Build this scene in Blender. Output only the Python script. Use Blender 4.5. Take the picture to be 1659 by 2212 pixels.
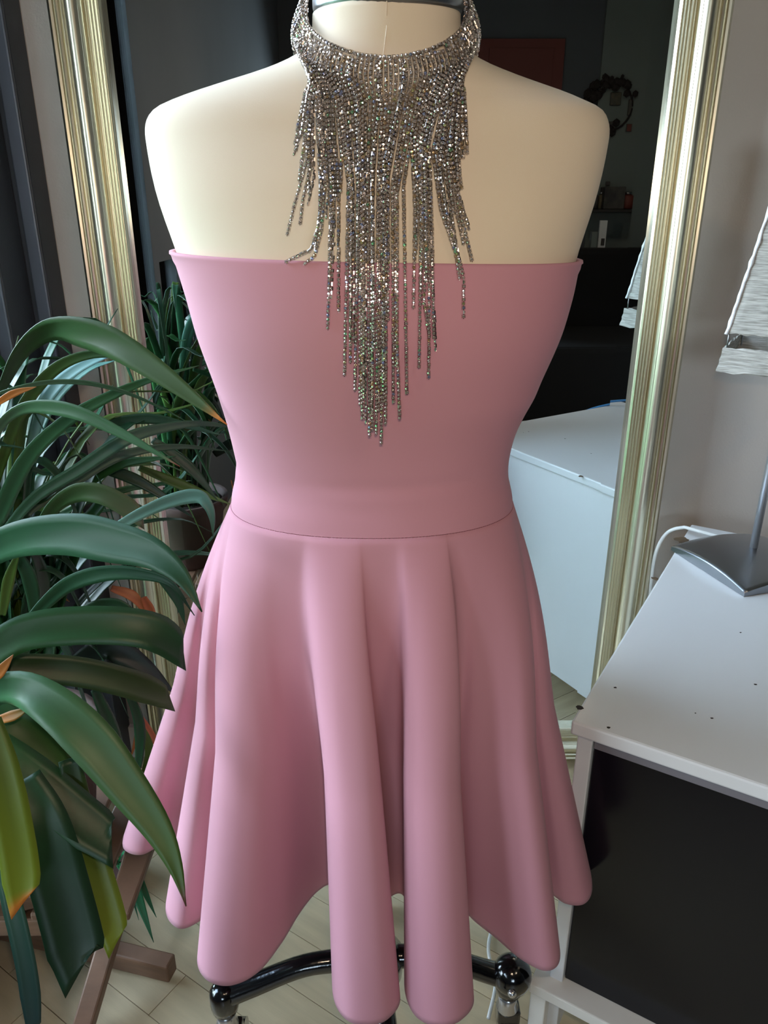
import bpy, bmesh, math, random
from math import sin, cos, tan, atan, radians as R, pi, sqrt
from mathutils import Vector, Matrix
random.seed(7)
for o in list(bpy.data.objects): bpy.data.objects.remove(o)
SC = bpy.context.scene; COL = SC.collection

# ------------------------------------------------------------------ camera, sky, lights, exposure
H = 1.13; TH = R(22); F = 1640.0
cd = bpy.data.cameras.new('camera'); cam = bpy.data.objects.new('camera', cd); COL.objects.link(cam)
cd.sensor_fit = 'VERTICAL'; cd.sensor_height = 36; cd.lens = 36*F/2212; cd.clip_start = .02
cam.location = (0, 0, H); cam.rotation_euler = (pi/2-TH, 0, 0); SC.camera = cam
W = bpy.data.worlds.new('sky'); SC.world = W; W.use_nodes = True
wn = W.node_tree.nodes; wl = W.node_tree.links
bg = wn['Background']; tc = wn.new('ShaderNodeTexCoord'); sx = wn.new('ShaderNodeSeparateXYZ'); cr = wn.new('ShaderNodeValToRGB')
wl.new(tc.outputs['Generated'], sx.inputs[0]); wl.new(sx.outputs['Z'], cr.inputs[0]); wl.new(cr.outputs[0], bg.inputs['Color'])
cr.color_ramp.elements[0].color = (.82, .90, 1, 1); cr.color_ramp.elements[1].color = (.48, .66, 1, 1)
bg.inputs['Strength'].default_value = 17.5
WX = -.64                                            # plane of the side window
WY0, WY1, WZ0, WZ1 = .50, 1.20, .10, 2.35
def light(name, kind, loc, **k):
    l = bpy.data.lights.new(name, kind); o = bpy.data.objects.new(name, l); COL.objects.link(o); o.location = loc
    for a, v in k.items(): setattr(l, a, v)
    return o
po = light('window_portal', 'AREA', (WX-.05, (WY0+WY1)/2, (WZ0+WZ1)/2), shape='RECTANGLE', size=WZ1-WZ0, size_y=WY1-WY0)
po.rotation_euler = (0, -pi/2, 0); po.data.cycles.is_portal = True
SY0, SY1, SZ0, SZ1 = -.25, .38, .62, .98              # low side window nearer the lens
po3 = light('low_window_portal', 'AREA', (WX-.06, (SY0+SY1)/2, (SZ0+SZ1)/2), shape='RECTANGLE', size=SZ1-SZ0, size_y=SY1-SY0)
po3.rotation_euler = (0, -pi/2, 0); po3.data.cycles.is_portal = True
FX0, FX1, FZ0, FZ1 = -.50, .30, 1.05, 1.60             # small unseen window, added behind the photographer for cool front fill
po2 = light('added_window_portal', 'AREA', ((FX0+FX1)/2, -2.78, (FZ0+FZ1)/2), shape='RECTANGLE', size=FX1-FX0, size_y=FZ1-FZ0)
po2.rotation_euler = (pi/2, 0, 0); po2.data.cycles.is_portal = True
light('phone_flash', 'POINT', (.012, -.004, H+.06), energy=5.2, color=(1, .74, .50), shadow_soft_size=.006)
cl_ = light('warm_fill_light', 'AREA', (1.0, -.7, 2.45), energy=5, color=(1, .80, .58), shape='DISK', size=.35)  # warm fill added overhead, stands for no known lamp
SC.view_settings.view_transform = 'Standard'; SC.view_settings.look = 'None'
SC.view_settings.gamma = 1; SC.view_settings.use_curve_mapping = False
SC.view_settings.exposure = 0.1

# ------------------------------------------------------------------ helpers
def ray(px, py):
    dx = (px-829.5)/F; dy = (1106-py)/F
    return Vector((dx, cos(TH)+dy*sin(TH), -sin(TH)+dy*cos(TH)))
def pt(px, py, D):                                    # the point at distance D from the lens along a sight line
    r = ray(px, py); return Vector((0, 0, H)) + r*(D/r.y)
def ptz(px, py, z):
    r = ray(px, py); return Vector((0, 0, H)) + r*((z-H)/r.z)
YM = 1.325                                            # mirror glass plane
def rf(px, py, Y):                                    # a point in the room, found from its reflection
    p = pt(px, py, 2*YM-Y); p.y = Y; return p
def lin(c):
    return tuple(((v/255)/12.92 if v/255 <= .04045 else ((v/255+.055)/1.055)**2.4) for v in c)
MATS = {}
def mat(name, rgb, rough=.6, metal=0, noise=0, nscale=8, bump=0, bscale=200, sheen=0, spec=.5, coat=0, stretch=None, rgb2=None, attr=None):
    if name in MATS: return MATS[name]
    m = bpy.data.materials.new(name); m.use_nodes = True; n = m.node_tree.nodes; l = m.node_tree.links
    b = n['Principled BSDF']; c = lin(rgb)
    b.inputs['Base Color'].default_value = (*c, 1); b.inputs['Roughness'].default_value = rough
    b.inputs['Metallic'].default_value = metal; b.inputs['Specular IOR Level'].default_value = spec
    if sheen: b.inputs['Sheen Weight'].default_value = sheen; b.inputs['Sheen Roughness'].default_value = .4
    if coat: b.inputs['Coat Weight'].default_value = coat; b.inputs['Coat Roughness'].default_value = .12
    t = n.new('ShaderNodeTexCoord'); mp = n.new('ShaderNodeMapping'); l.new(t.outputs['Object'], mp.inputs[0])
    if stretch: mp.inputs['Scale'].default_value = stretch
    if noise or rgb2:
        nt = n.new('ShaderNodeTexNoise'); nt.inputs['Scale'].default_value = nscale; nt.inputs['Detail'].default_value = 6
        l.new(mp.outputs[0], nt.inputs['Vector'])
        r = n.new('ShaderNodeValToRGB'); l.new(nt.outputs['Fac'], r.inputs[0]); l.new(r.outputs[0], b.inputs['Base Color'])
        c2 = lin(rgb2) if rgb2 else tuple(v*(1-noise) for v in c)
        r.color_ramp.elements[0].position = .35; r.color_ramp.elements[1].position = .65
        r.color_ramp.elements[0].color = (*c2, 1); r.color_ramp.elements[1].color = (*c, 1)
    if bump:
        nb = n.new('ShaderNodeTexNoise'); nb.inputs['Scale'].default_value = bscale; nb.inputs['Detail'].default_value = 3
        l.new(mp.outputs[0], nb.inputs['Vector']); bp = n.new('ShaderNodeBump')
        bp.inputs['Strength'].default_value = bump; bp.inputs['Distance'].default_value = .002
        l.new(nb.outputs['Fac'], bp.inputs['Height']); l.new(bp.outputs[0], b.inputs['Normal'])
    if attr:
        a = n.new('ShaderNodeAttribute'); a.attribute_name = attr; l.new(a.outputs['Color'], b.inputs['Base Color'])
    MATS[name] = m; return m
def meshobj(name, verts, faces, m, parent=None, smooth=False):
    me = bpy.data.meshes.new(name); me.from_pydata([tuple(v) for v in verts], [], faces); me.update()
    if smooth:
        for p in me.polygons: p.use_smooth = True
    if m: me.materials.append(m)
    o = bpy.data.objects.new(name, me); COL.objects.link(o)
    if parent: o.parent = parent; o.matrix_parent_inverse = Matrix.Translation(-parent.location) @ Matrix.Identity(4) if not parent.rotation_euler.z else parent.matrix_world.inverted()
    return o
def bmobj(name, bm, m, parent=None, smooth=False):
    bmesh.ops.recalc_face_normals(bm, faces=bm.faces)
    me = bpy.data.meshes.new(name); bm.to_mesh(me); bm.free()
    if smooth:
        for p in me.polygons: p.use_smooth = True
    me.materials.append(m)
    o = bpy.data.objects.new(name, me); COL.objects.link(o)
    if parent:
        o.parent = parent; o.matrix_parent_inverse = Matrix.Translation(-parent_world(parent))
    return o
def parent_world(p):
    v = p.location.copy()
    return v
def tag(o, label=None, cat=None, group=None, kind=None):
    if label: o['label'] = label
    if cat: o['category'] = cat
    if group: o['group'] = group
    if kind: o['kind'] = kind
    return o
def empty(name, loc, label, cat, group=None):
    o = bpy.data.objects.new(name, None); COL.objects.link(o); o.location = loc; o.empty_display_size = .05
    return tag(o, label, cat, group)
def box(bm, c, s, rz=0, bev=0, M=None):
    T = Matrix.Translation(c) @ Matrix.Rotation(rz, 4, 'Z') if M is None else M
    r = bmesh.ops.create_cube(bm, size=1, matrix=T @ Matrix.Diagonal((*s, 1)))
    if bev:
        es = set(e for v in r['verts'] for e in v.link_edges)
        bmesh.ops.bevel(bm, geom=list(es), offset=bev, segments=2, affect='EDGES', profile=.5)
def bxo(name, c, s, m, parent=None, rz=0, bev=.001):
    bm = bmesh.new(); box(bm, c, s, rz, bev); return bmobj(name, bm, m, parent)
def beam(bm, a, b, w, h, bev=.002, up=Vector((0, 0, 1))):
    a, b = Vector(a), Vector(b); d = (b-a); L = d.length; z = d.normalized(); x = z.cross(up)
    if x.length < 1e-3: x = Vector((1, 0, 0))
    x.normalize(); y = z.cross(x)
    M = Matrix(((x.x, y.x, z.x, 0), (x.y, y.y, z.y, 0), (x.z, y.z, z.z, 0), (0, 0, 0, 1)))
    M = Matrix.Translation((a+b)/2) @ M
    r = bmesh.ops.create_cube(bm, size=1, matrix=M @ Matrix.Diagonal((w, h, L, 1)))
    if bev: bmesh.ops.bevel(bm, geom=list(set(e for v in r['verts'] for e in v.link_edges)), offset=bev, segments=2, affect='EDGES', profile=.5)
def spline(P, n):                                     # Catmull-Rom through P, n samples
    P = [Vector(p) for p in P]; out = []; m = len(P)
    for i in range(n):
        t = i/(n-1)*(m-1); k = min(int(t), m-2); u = t-k
        p0 = P[k-1] if k > 0 else P[0]*2-P[1]; p1 = P[k]; p2 = P[k+1]; p3 = P[k+2] if k+2 < m else P[-1]*2-P[-2]
        out.append(.5*((2*p1)+(p2-p0)*u+(2*p0-5*p1+4*p2-p3)*u*u+(3*p1-p0-3*p2+p3)*u**3))
    return out
def tube(bm, P, r, seg=10, rs=None, flat=1.0):
    rings = []
    up = Vector((0, 0, 1))
    for i, p in enumerate(P):
        t = (P[min(i+1, len(P)-1)]-P[max(i-1, 0)]).normalized()
        a = t.cross(up)
        if a.length < .05: a = t.cross(Vector((0, 1, 0)))
        a.normalize(); b = t.cross(a); rr = rs[i] if rs else r
        rings.append([bm.verts.new(p+(a*cos(2*pi*k/seg)*flat+b*sin(2*pi*k/seg))*rr) for k in range(seg)])
    for A, B in zip(rings, rings[1:]):
        for k in range(seg): bm.faces.new((A[k], A[(k+1) % seg], B[(k+1) % seg], B[k]))
    bm.faces.new(rings[0][::-1]); bm.faces.new(rings[-1])
def tubeo(name, P, r, m, parent=None, seg=10, rs=None, n=None, flat=1.0):
    bm = bmesh.new(); P = spline(P, n) if n else [Vector(p) for p in P]
    tube(bm, P, r, seg, rs, flat); return bmobj(name, bm, m, parent, True)
def lathe(bm, prof, c, seg=24):
    rings = []
    for r, z in prof: rings.append([bm.verts.new((c[0]+r*cos(2*pi*k/seg), c[1]+r*sin(2*pi*k/seg), c[2]+z)) for k in range(seg)])
    for A, B in zip(rings, rings[1:]):
        for k in range(seg): bm.faces.new((A[k], A[(k+1) % seg], B[(k+1) % seg], B[k]))
    bm.faces.new(rings[0][::-1]); bm.faces.new(rings[-1])
def latheo(name, prof, c, m, parent=None, seg=24, smooth=True):
    bm = bmesh.new(); lathe(bm, prof, c, seg); return bmobj(name, bm, m, parent, smooth)
def interp(tab, x):
    if x <= tab[0][0]: return tab[0][1:]
    for i in range(len(tab)-1):
        if x <= tab[i+1][0]:
            a, b = tab[i], tab[i+1]; u = (x-a[0])/(b[0]-a[0])
            p = tab[i-1] if i > 0 else a; q = tab[i+2] if i+2 < len(tab) else b
            out = []
            for k in range(1, len(a)):
                d = (b[k]-a[k])/(b[0]-a[0])
                m0 = (b[k]-p[k])/(b[0]-p[0]); m1 = (q[k]-a[k])/(q[0]-a[0]); h = b[0]-a[0]
                lo = lambda m_: 0 if m_*d <= 0 else math.copysign(min(abs(m_), 3*abs(d)), d)
                m0, m1 = lo(m0), lo(m1)
                out.append((2*u**3-3*u*u+1)*a[k]+(u**3-2*u*u+u)*h*m0+(-2*u**3+3*u*u)*b[k]+(u**3-u*u)*h*m1)
            return out
    return tab[-1][1:]

# ------------------------------------------------------------------ materials
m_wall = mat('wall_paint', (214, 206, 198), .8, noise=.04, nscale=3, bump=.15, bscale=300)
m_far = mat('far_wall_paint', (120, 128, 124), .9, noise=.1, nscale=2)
m_dim = mat('dimmed_wall_paint', (92, 96, 102), .9, noise=.15, nscale=2)  # dimness of the far room put into the wall colour
m_ceil = mat('ceiling_paint', (170, 168, 165), .9)
m_wood = mat('floor_wood', (202, 184, 150), .42, noise=.18, nscale=5, stretch=(1, 9, 1), bump=.08, bscale=60, coat=.15)
m_gap = mat('floor_gap', (90, 76, 58), .8)
m_frame_dark = mat('window_frame_dark', (62, 66, 72), .45, metal=.3, bump=.1, bscale=400)
m_sill_lit_face = mat('sill_and_lit_face_grey', (98, 106, 118), .4, metal=.3)  # sill grey; on the frame strips it paints the light they catch
m_white = mat('white_laminate', (222, 222, 222), .38, noise=.03, nscale=4, coat=.1)
m_whiteedge = mat('white_edge', (226, 222, 214), .4)
m_black = mat('black_enamel', (10, 10, 12), .14, coat=.6, bump=.25, bscale=90)
m_chrome = mat('chrome', (200, 200, 202), .22, metal=.9)
m_steel = mat('brushed_steel', (150, 152, 156), .32, metal=1, bump=.05, bscale=500)
m_gold = mat('champagne_gilt', (224, 216, 192), .33, metal=.95)
m_smoke = mat('smoked_glass', (6, 11, 20), .2, spec=.4, bump=.03, bscale=8)
m_linen = mat('cream_linen', (228, 211, 188), .85, noise=.05, nscale=6, bump=.08, bscale=1500)
m_pink = mat('dusty_pink_neoprene', (198, 143, 156), .8, bump=.05, bscale=1400, sheen=.05, spec=.12)
m_stitch = mat('pink_thread', (150, 92, 104), .8)
m_cup = mat('silver_cup', (176, 166, 160), .25, metal=1)
m_gem = mat('crystal', (235, 225, 222), .12, metal=.85, attr='tint')
m_wood2 = mat('teak_wood', (120, 88, 66), .55, noise=.35, nscale=9, stretch=(1, 1, 6), bump=.15, bscale=80)
m_pot = mat('terracotta', (78, 50, 40), .8, noise=.25, nscale=8)
m_soil = mat('soil', (40, 30, 24), .95, bump=.6, bscale=90)
m_leaf = mat('leaf', (30, 80, 40), .42, attr='tint', spec=.38, bump=.06, bscale=160)
m_cord = mat('white_cord', (218, 218, 214), .45)
m_blue = mat('blue_cord', (60, 120, 170), .4)
m_brownbox = mat('orange_brown_card', (120, 66, 30), .7, noise=.3, nscale=12)
m_chip = mat('bare_chipboard', (104, 84, 62), .9, noise=.4, nscale=60)
m_red = mat('oxblood_door_paint', (104, 42, 36), .6)
m_lawn = mat('lawn', (70, 120, 60), .9, rgb2=(35, 80, 34), nscale=6)
def paper_mat():
    m = mat('woven_paper', (190, 186, 178), .8, bump=.5, bscale=40, stretch=(3, 3, 40), rgb2=(142, 138, 130), nscale=14)
    return m
m_paper = paper_mat(); m_torn = mat('torn_paper_edge', (236, 238, 242), .85, bump=.4, bscale=300)
m_mirror = mat('mirror_silver', (225, 232, 232), 0.0, metal=1)
mg = bpy.data.materials.new('window_glass'); mg.use_nodes = True; n = mg.node_tree.nodes; l = mg.node_tree.links
for x in list(n):
    if x.type == 'BSDF_PRINCIPLED': n.remove(x)
fr = n.new('ShaderNodeFresnel'); fr.inputs[0].default_value = 1.3; tr = n.new('ShaderNodeBsdfTransparent'); tr.inputs[0].default_value = (.93, .97, .96, 1)
gl = n.new('ShaderNodeBsdfGlossy'); gl.inputs['Roughness'].default_value = 0; mx = n.new('ShaderNodeMixShader')
l.new(fr.outputs[0], mx.inputs[0]); l.new(tr.outputs[0], mx.inputs[1]); l.new(gl.outputs[0], mx.inputs[2]); l.new(mx.outputs[0], n['Material Output'].inputs[0])

# ------------------------------------------------------------------ the room
XR, YB, YW, ZC = 2.9, -2.7, 1.365, 2.55
def st(o): o['kind'] = 'structure'; return o
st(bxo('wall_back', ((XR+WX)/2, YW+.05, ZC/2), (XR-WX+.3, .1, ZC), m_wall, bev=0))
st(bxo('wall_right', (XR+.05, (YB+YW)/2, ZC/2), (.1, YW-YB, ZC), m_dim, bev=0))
bm = bmesh.new()
box(bm, ((WX-.1+FX0)/2, YB-.05, ZC/2), (FX0-WX+.1, .1, ZC)); box(bm, ((XR+.1+FX1)/2, YB-.05, ZC/2), (XR+.1-FX1, .1, ZC))
box(bm, ((FX0+FX1)/2, YB-.05, FZ0/2), (FX1-FX0, .1, FZ0)); box(bm, ((FX0+FX1)/2, YB-.05, (FZ1+ZC)/2), (FX1-FX0, .1, ZC-FZ1))
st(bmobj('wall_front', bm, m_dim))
w2 = st(bxo('added_window_2', ((FX0+FX1)/2, YB-.05, FZ0+.015), (FX1-FX0, .08, .03), m_whiteedge))
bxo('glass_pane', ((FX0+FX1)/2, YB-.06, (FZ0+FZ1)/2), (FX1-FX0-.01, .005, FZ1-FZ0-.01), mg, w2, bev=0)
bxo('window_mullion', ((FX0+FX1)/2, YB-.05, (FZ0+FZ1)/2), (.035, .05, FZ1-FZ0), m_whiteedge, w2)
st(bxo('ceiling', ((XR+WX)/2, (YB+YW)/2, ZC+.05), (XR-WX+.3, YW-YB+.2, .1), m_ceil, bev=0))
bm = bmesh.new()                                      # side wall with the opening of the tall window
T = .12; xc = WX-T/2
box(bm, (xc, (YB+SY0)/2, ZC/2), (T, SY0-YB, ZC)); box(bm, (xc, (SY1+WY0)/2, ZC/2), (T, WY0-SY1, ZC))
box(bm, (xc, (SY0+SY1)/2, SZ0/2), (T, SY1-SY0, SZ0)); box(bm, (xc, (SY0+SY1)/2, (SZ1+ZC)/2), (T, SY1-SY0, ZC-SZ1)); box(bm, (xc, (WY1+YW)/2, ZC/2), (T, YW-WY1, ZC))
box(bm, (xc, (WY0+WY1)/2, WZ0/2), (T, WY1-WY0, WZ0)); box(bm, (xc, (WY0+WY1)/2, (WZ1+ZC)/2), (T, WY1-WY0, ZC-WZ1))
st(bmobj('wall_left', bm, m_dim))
# pale strip of the front room wall seen in the mirror
st(bxo('trim_1', (rf(1410, 300, YB).x+.25, YB+.012, ZC/2), (1.25, .024, ZC), m_far, bev=0))
# floor: base plus boards laid at a slant
floor = st(bxo('floor', ((XR+WX)/2, (YB+YW)/2, -.035), (XR-WX+.3, YW-YB+.2, .05), m_gap, bev=0))
def clip(poly, f):
    out = []
    for i in range(len(poly)):
        a, b = poly[i], poly[(i+1) % len(poly)]; fa, fb = f(a), f(b)
        if fa >= 0: out.append(a)
        if fa*fb < 0: t = fa/(fa-fb); out.append((a[0]+(b[0]-a[0])*t, a[1]+(b[1]-a[1])*t))
    return out
ang = R(-33); e1 = (cos(ang), sin(ang)); e2 = (-sin(ang), cos(ang)); PW = .0757; PL = .62
rest_v, rest_f = [], []; nb = 0; cand = []
for j in range(-60, 60):
    off = random.random()*PL
    for i in range(-9, 9):
        u0, u1 = i*PL+off, (i+1)*PL+off-.0012; v0, v1 = j*PW+.004, (j+1)*PW+.004-.0012
        poly = [(u*e1[0]+v*e2[0], u*e1[1]+v*e2[1]) for u, v in ((u0, v0), (u1, v0), (u1, v1), (u0, v1))]
        for f in (lambda p: p[0]-WX, lambda p: XR-p[0], lambda p: p[1]-YB, lambda p: YW-p[1]):
            poly = clip(poly, f)
            if len(poly) < 3: break
        if len(poly) < 3: continue
        c = (sum(p[0] for p in poly)/len(poly), sum(p[1] for p in poly)/len(poly))
        cand.append(((c[0]+.1)**2+(c[1]-1.0)**2, poly))
cand.sort(key=lambda t: t[0])
for k, (d, poly) in enumerate(cand):
    n0 = len(poly); dz = random.uniform(-.0003, 0)
    vs = [(x, y, dz) for x, y in poly]+[(x, y, -.0095) for x, y in poly]
    fs = [tuple(range(n0))]+[(i, i+n0, (i+1) % n0+n0, (i+1) % n0) for i in range(n0)]
    if k < 180: 
        # boards share the material; grain runs along each board through rotated local axes
        M = Matrix.Rotation(-ang, 4, 'Z'); off = Vector((vs[0][0], vs[0][1], 0))
        lv = [M @ (Vector(v)-off) + Vector((random.random()*0, 0, 0)) for v in vs]
        o = meshobj('floor_board', lv, fs, m_wood); o.parent = floor; o.location = off; o.rotation_euler.z = ang
        o.location = off
        o.matrix_parent_inverse = Matrix.Identity(4)
    else:
        b = len(rest_v); rest_v += vs; rest_f += [tuple(i+b for i in f) for f in fs]
o = meshobj('board_field', rest_v, rest_f, m_wood, None); o.parent = floor; o['kind'] = 'stuff'
st(bxo('baseboard_back', ((-.62+XR)/2, YW-.007, .04), (XR+.62, .014, .08), m_whiteedge))
# outside
lawn = bxo('lawn', (-8, 0, -.5), (14, 24, .1), m_lawn, bev=0); tag(lawn, 'green lawn outside the side window', 'lawn', kind='stuff')
hb = bmesh.new(); random.seed(3)
for i in range(120):
    y = random.uniform(-6, 8); z = random.uniform(-.4, 1.0)
    bmesh.ops.create_icosphere(hb, subdivisions=1, radius=random.uniform(.25, .5), matrix=Matrix.Translation((-7+random.uniform(-.3, .3), y, z)))
tag(bmobj('hedge', hb, mat('hedge_green', (50, 84, 44), .9, rgb2=(24, 48, 22), nscale=9)), 'green hedge beyond the lawn outside window', 'hedge', kind='stuff')
# side window: stepped dark frame
win = st(bxo('window_1', (WX-.03, (WY0+WY1)/2, WZ1-.03), (.07, WY1-WY0, .06), m_frame_dark))
def jamb(x0, x1, y0, y1, m, name='window_jamb', z0=.0, z1=ZC): 
    o = bxo(name, ((x0+x1)/2, (y0+y1)/2, (z0+z1)/2), (x1-x0, y1-y0, z1-z0), m, win, bev=.0025); return o
jamb(-.655, -.555, 1.302, 1.364, m_frame_dark)
jamb(-.655, -.585, 1.212, 1.301, m_frame_dark)
jamb(-.655, -.612, 1.160, 1.211, m_frame_dark)
jamb(-.578, -.556, 1.297, 1.3015, m_sill_lit_face, 'lit_face_strip'); jamb(-.608, -.586, 1.207, 1.2115, m_sill_lit_face, 'lit_face_strip')  # light on the camera-facing steps, painted as paler strips
jamb(-.765, -.636, WY0-.001, WY0+.012, mat('dark_reveal', (40, 44, 48), .8), 'window_reveal')
bxo('window_sill', (WX-.02, (WY0+WY1)/2, WZ0+.02), (.10, WY1-WY0, .04), m_sill_lit_face, win)
bxo('glass_pane', (WX-.02, (WY0+WY1)/2, (WZ0+WZ1)/2), (.005, WY1-WY0-.02, WZ1-WZ0-.02), mg, win, bev=0)

w3 = st(bxo('window_3', (WX-.05, (SY0+SY1)/2, SZ0+.015), (.09, SY1-SY0, .03), m_frame_dark))
bxo('glass_pane', (WX-.05, (SY0+SY1)/2, (SZ0+SZ1)/2), (.005, SY1-SY0-.01, SZ1-SZ0-.01), mg, w3, bev=0)
bxo('window_mullion', (WX-.05, (SY0+SY1)/2, (SZ0+SZ1)/2), (.04, .03, SZ1-SZ0), m_frame_dark, w3)

# ------------------------------------------------------------------ the mirror
MZ0, MZ1 = .03, 1.93; IL, IR = -.415, .434; FW = .079
mir = empty('standing_mirror', (.01, YM, MZ0), 'tall mirror in a ridged champagne gilt frame against the wall', 'mirror')
prof = [(0, .0), (0, .012)]
for k in range(5):
    u = .001+k*.0046; prof += [(u+.0006, .013+k*.0012), (u+.0023, .0165+k*.0014), (u+.0040, .0135+k*.0012)]
prof += [(.0255, .016), (.027, .0235), (.030, .027)]
for k in range(9): a = k/8; prof.append((.031+a*.026, .027+.011*sin(pi*a)**.8 - .010*a))
prof += [(.0585, .0135), (.0605, .0135), (.0615, .019), (.064, .0205), (.0665, .019), (.0675, .0155), (.069, .0155), (.070, .020), (.0735, .0215), (.0775, .019), (FW, .015), (FW, -.022), (0, -.022)]
def rail(name, a, b, d_in, m):                         # a,b inner-edge corners, d_in outward direction
    a, b, d = Vector(a), Vector(b), Vector(d_in); t = (b-a).normalized(); vs = []
    for u, v in prof: vs.append(a+d*u-t*u+Vector((0, -v, 0)))
    for u, v in prof: vs.append(b+d*u+t*u+Vector((0, -v, 0)))
    n0 = len(prof); bm = bmesh.new(); V = [bm.verts.new(v) for v in vs]
    for i in range(n0): bm.faces.new((V[i], V[(i+1) % n0], V[(i+1) % n0+n0], V[i+n0]))
    o = bmobj(name, bm, m, mir)
    for p in o.data.polygons: p.use_smooth = True
    md = o.modifiers.new('e', 'EDGE_SPLIT'); md.split_angle = R(38)
zi0, zi1 = MZ0+FW, MZ1-FW
rail('frame_stile', (IL, YM, zi0), (IL, YM, zi1), (-1, 0, 0), m_gold)
rail('frame_stile', (IR, YM, zi0), (IR, YM, zi1), (1, 0, 0), m_gold)
rail('frame_rail', (IL, YM, zi0), (IR, YM, zi0), (0, 0, -1), m_gold)
rail('frame_rail', (IL, YM, zi1), (IR, YM, zi1), (0, 0, 1), m_gold)
BV = .032; g = .0
vs = [(IL, YM, zi0), (IR, YM, zi0), (IR, YM, zi1), (IL, YM, zi1)]
vi = [(IL+BV, YM-.0006, zi0+BV), (IR-BV, YM-.0006, zi0+BV), (IR-BV, YM-.0006, zi1-BV), (IL+BV, YM-.0006, zi1-BV)]
vb = [(x, YM+.004, z) for x, y, z in vs]
meshobj('mirror_glass', vs+vi+vb, [(4, 5, 6, 7), (0, 1, 5, 4), (1, 2, 6, 5), (2, 3, 7, 6), (3, 0, 4, 7), (11, 10, 9, 8), (0, 8, 9, 1), (1, 9, 10, 2), (2, 10, 11, 3), (3, 11, 8, 0)], m_mirror, mir)

# ------------------------------------------------------------------ dress form
CX, CY = -.009, .72
#        dz     a      bf     bb     cx      cy    n
BODY = [(-.42, .070, .040, .045, -.010, .735, 2.0), (-.36, .095, .060, .070, -.010, .735, 2.1), (-.31, .122, .080, .090, -.010, .725, 2.2), (-.285, .132, .088, .093, -.012, .72, 2.2), (-.268, .1335, .089, .093, -.012, .72, 2.2),
        (-.238, .130, .087, .088, -.0115, .72, 2.2), (-.205, .134, .091, .088, -.011, .72, 2.2), (-.163, .146, .101, .092, -.007, .72, 2.25),
        (-.111, .162, .113, .098, -.0045, .72, 2.3), (-.0775, .169, .116, .10, -.004, .72, 2.3), (-.043, .175, .113, .10, -.0055, .72, 2.4),
        (.009, .188, .101, .095, -.006, .72, 2.6), (.0525, .194, .088, .085, -.0055, .722, 2.7), (.064, .1925, .0855, .080, -.0055, .722, 2.6), (.073, .186, .083, .075, -.005, .722, 2.5),
        (.079, .173, .081, .070, -.005, .722, 2.4), (.085, .155, .078, .066, -.004, .720, 2.3), (.092, .129, .071, .062, -.003, .715, 2.2),
        (.099, .103, .065, .060, -.001, .710, 2.1), (.106, .082, .060, .059, .0, .706, 2.0), (.113, .068, .057, .058, .001, .704, 2.0), (.122, .0605, .056, .057, .002, .703, 2.0), (.135, .0585, .0555, .056, .002, .703, 2.0), (.165, .058, .055, .056, .002, .703, 2.0)]
def body(dz, off=0):
    a, bf, bb, cx, cy, n = interp(BODY, dz); return a+off, bf+off, bb+off, cx, cy, n
def ringpt(dz, al, off=0):                            # al = 0 faces the camera (-Y), + towards +X
    a, bf, bb, cx, cy, n = body(dz, off); s, c = sin(al), cos(al); b = bf if c > 0 else bb
    X = a*math.copysign(abs(s)**(2/n), s); Y = -b*math.copysign(abs(c)**(2/n), c)
    return Vector((cx+X, cy+Y, H+dz))
def surf(rows, closed_top=False, closed_bot=False, name='x', m=None, parent=None):
    N = len(rows[0]); vs = [v for r in rows for v in r]; fs = []
    for i in range(len(rows)-1):
        for k in range(N): fs.append((i*N+k, i*N+(k+1) % N, (i+1)*N+(k+1) % N, (i+1)*N+k))
    if closed_bot: fs.append(tuple(range(N))[::-1])
    if closed_top: b = (len(rows)-1)*N; fs.append(tuple(range(b, b+N)))
    o = meshobj(name, vs, fs, m, None, True)
    if parent: o.parent = parent; o.matrix_parent_inverse = Matrix.Translation(-parent.location)
    return o
form = empty('dress_form', (CX, CY, 0), 'cream linen dress form torso on a black castor stand', 'dress form')
zs = [-.42+.012*i for i in range(38)]; zs = [z for z in zs if z < .03]+[.03+.0035*i for i in range(40) if .03+.0035*i < .1415]
N = 96
surf([[ringpt(z, 2*pi*k/N) for k in range(N)] for z in zs], True, True, 'torso', m_linen, form)
# polished neck cap, tilted forward a little
a, bf, bb, cx, cy, n = body(.145)
capc = Vector((cx+.001, cy+.001, H+.1485)); bm = bmesh.new()
rr = [(0.0595, -.0085), (.0605, -.005), (.0605, .005), (.058, .010), (.045, .016), (.02, .02)]
lathe(bm, rr, (0, 0, 0), 48)
for v in bm.verts: v.co = Matrix.Rotation(R(4), 3, 'X') @ Vector((v.co.x*.98, v.co.y*.96, v.co.z)) + capc
tag(bmobj('neck_cap', bm, m_steel, form, True), 'brushed steel neck cap')
tubeo('neck_seam', [ringpt(z, .0, -.0003) for z in (.090, .10, .11, .12, .13, .145)], .0006, m_linen, form, 6)
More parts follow.
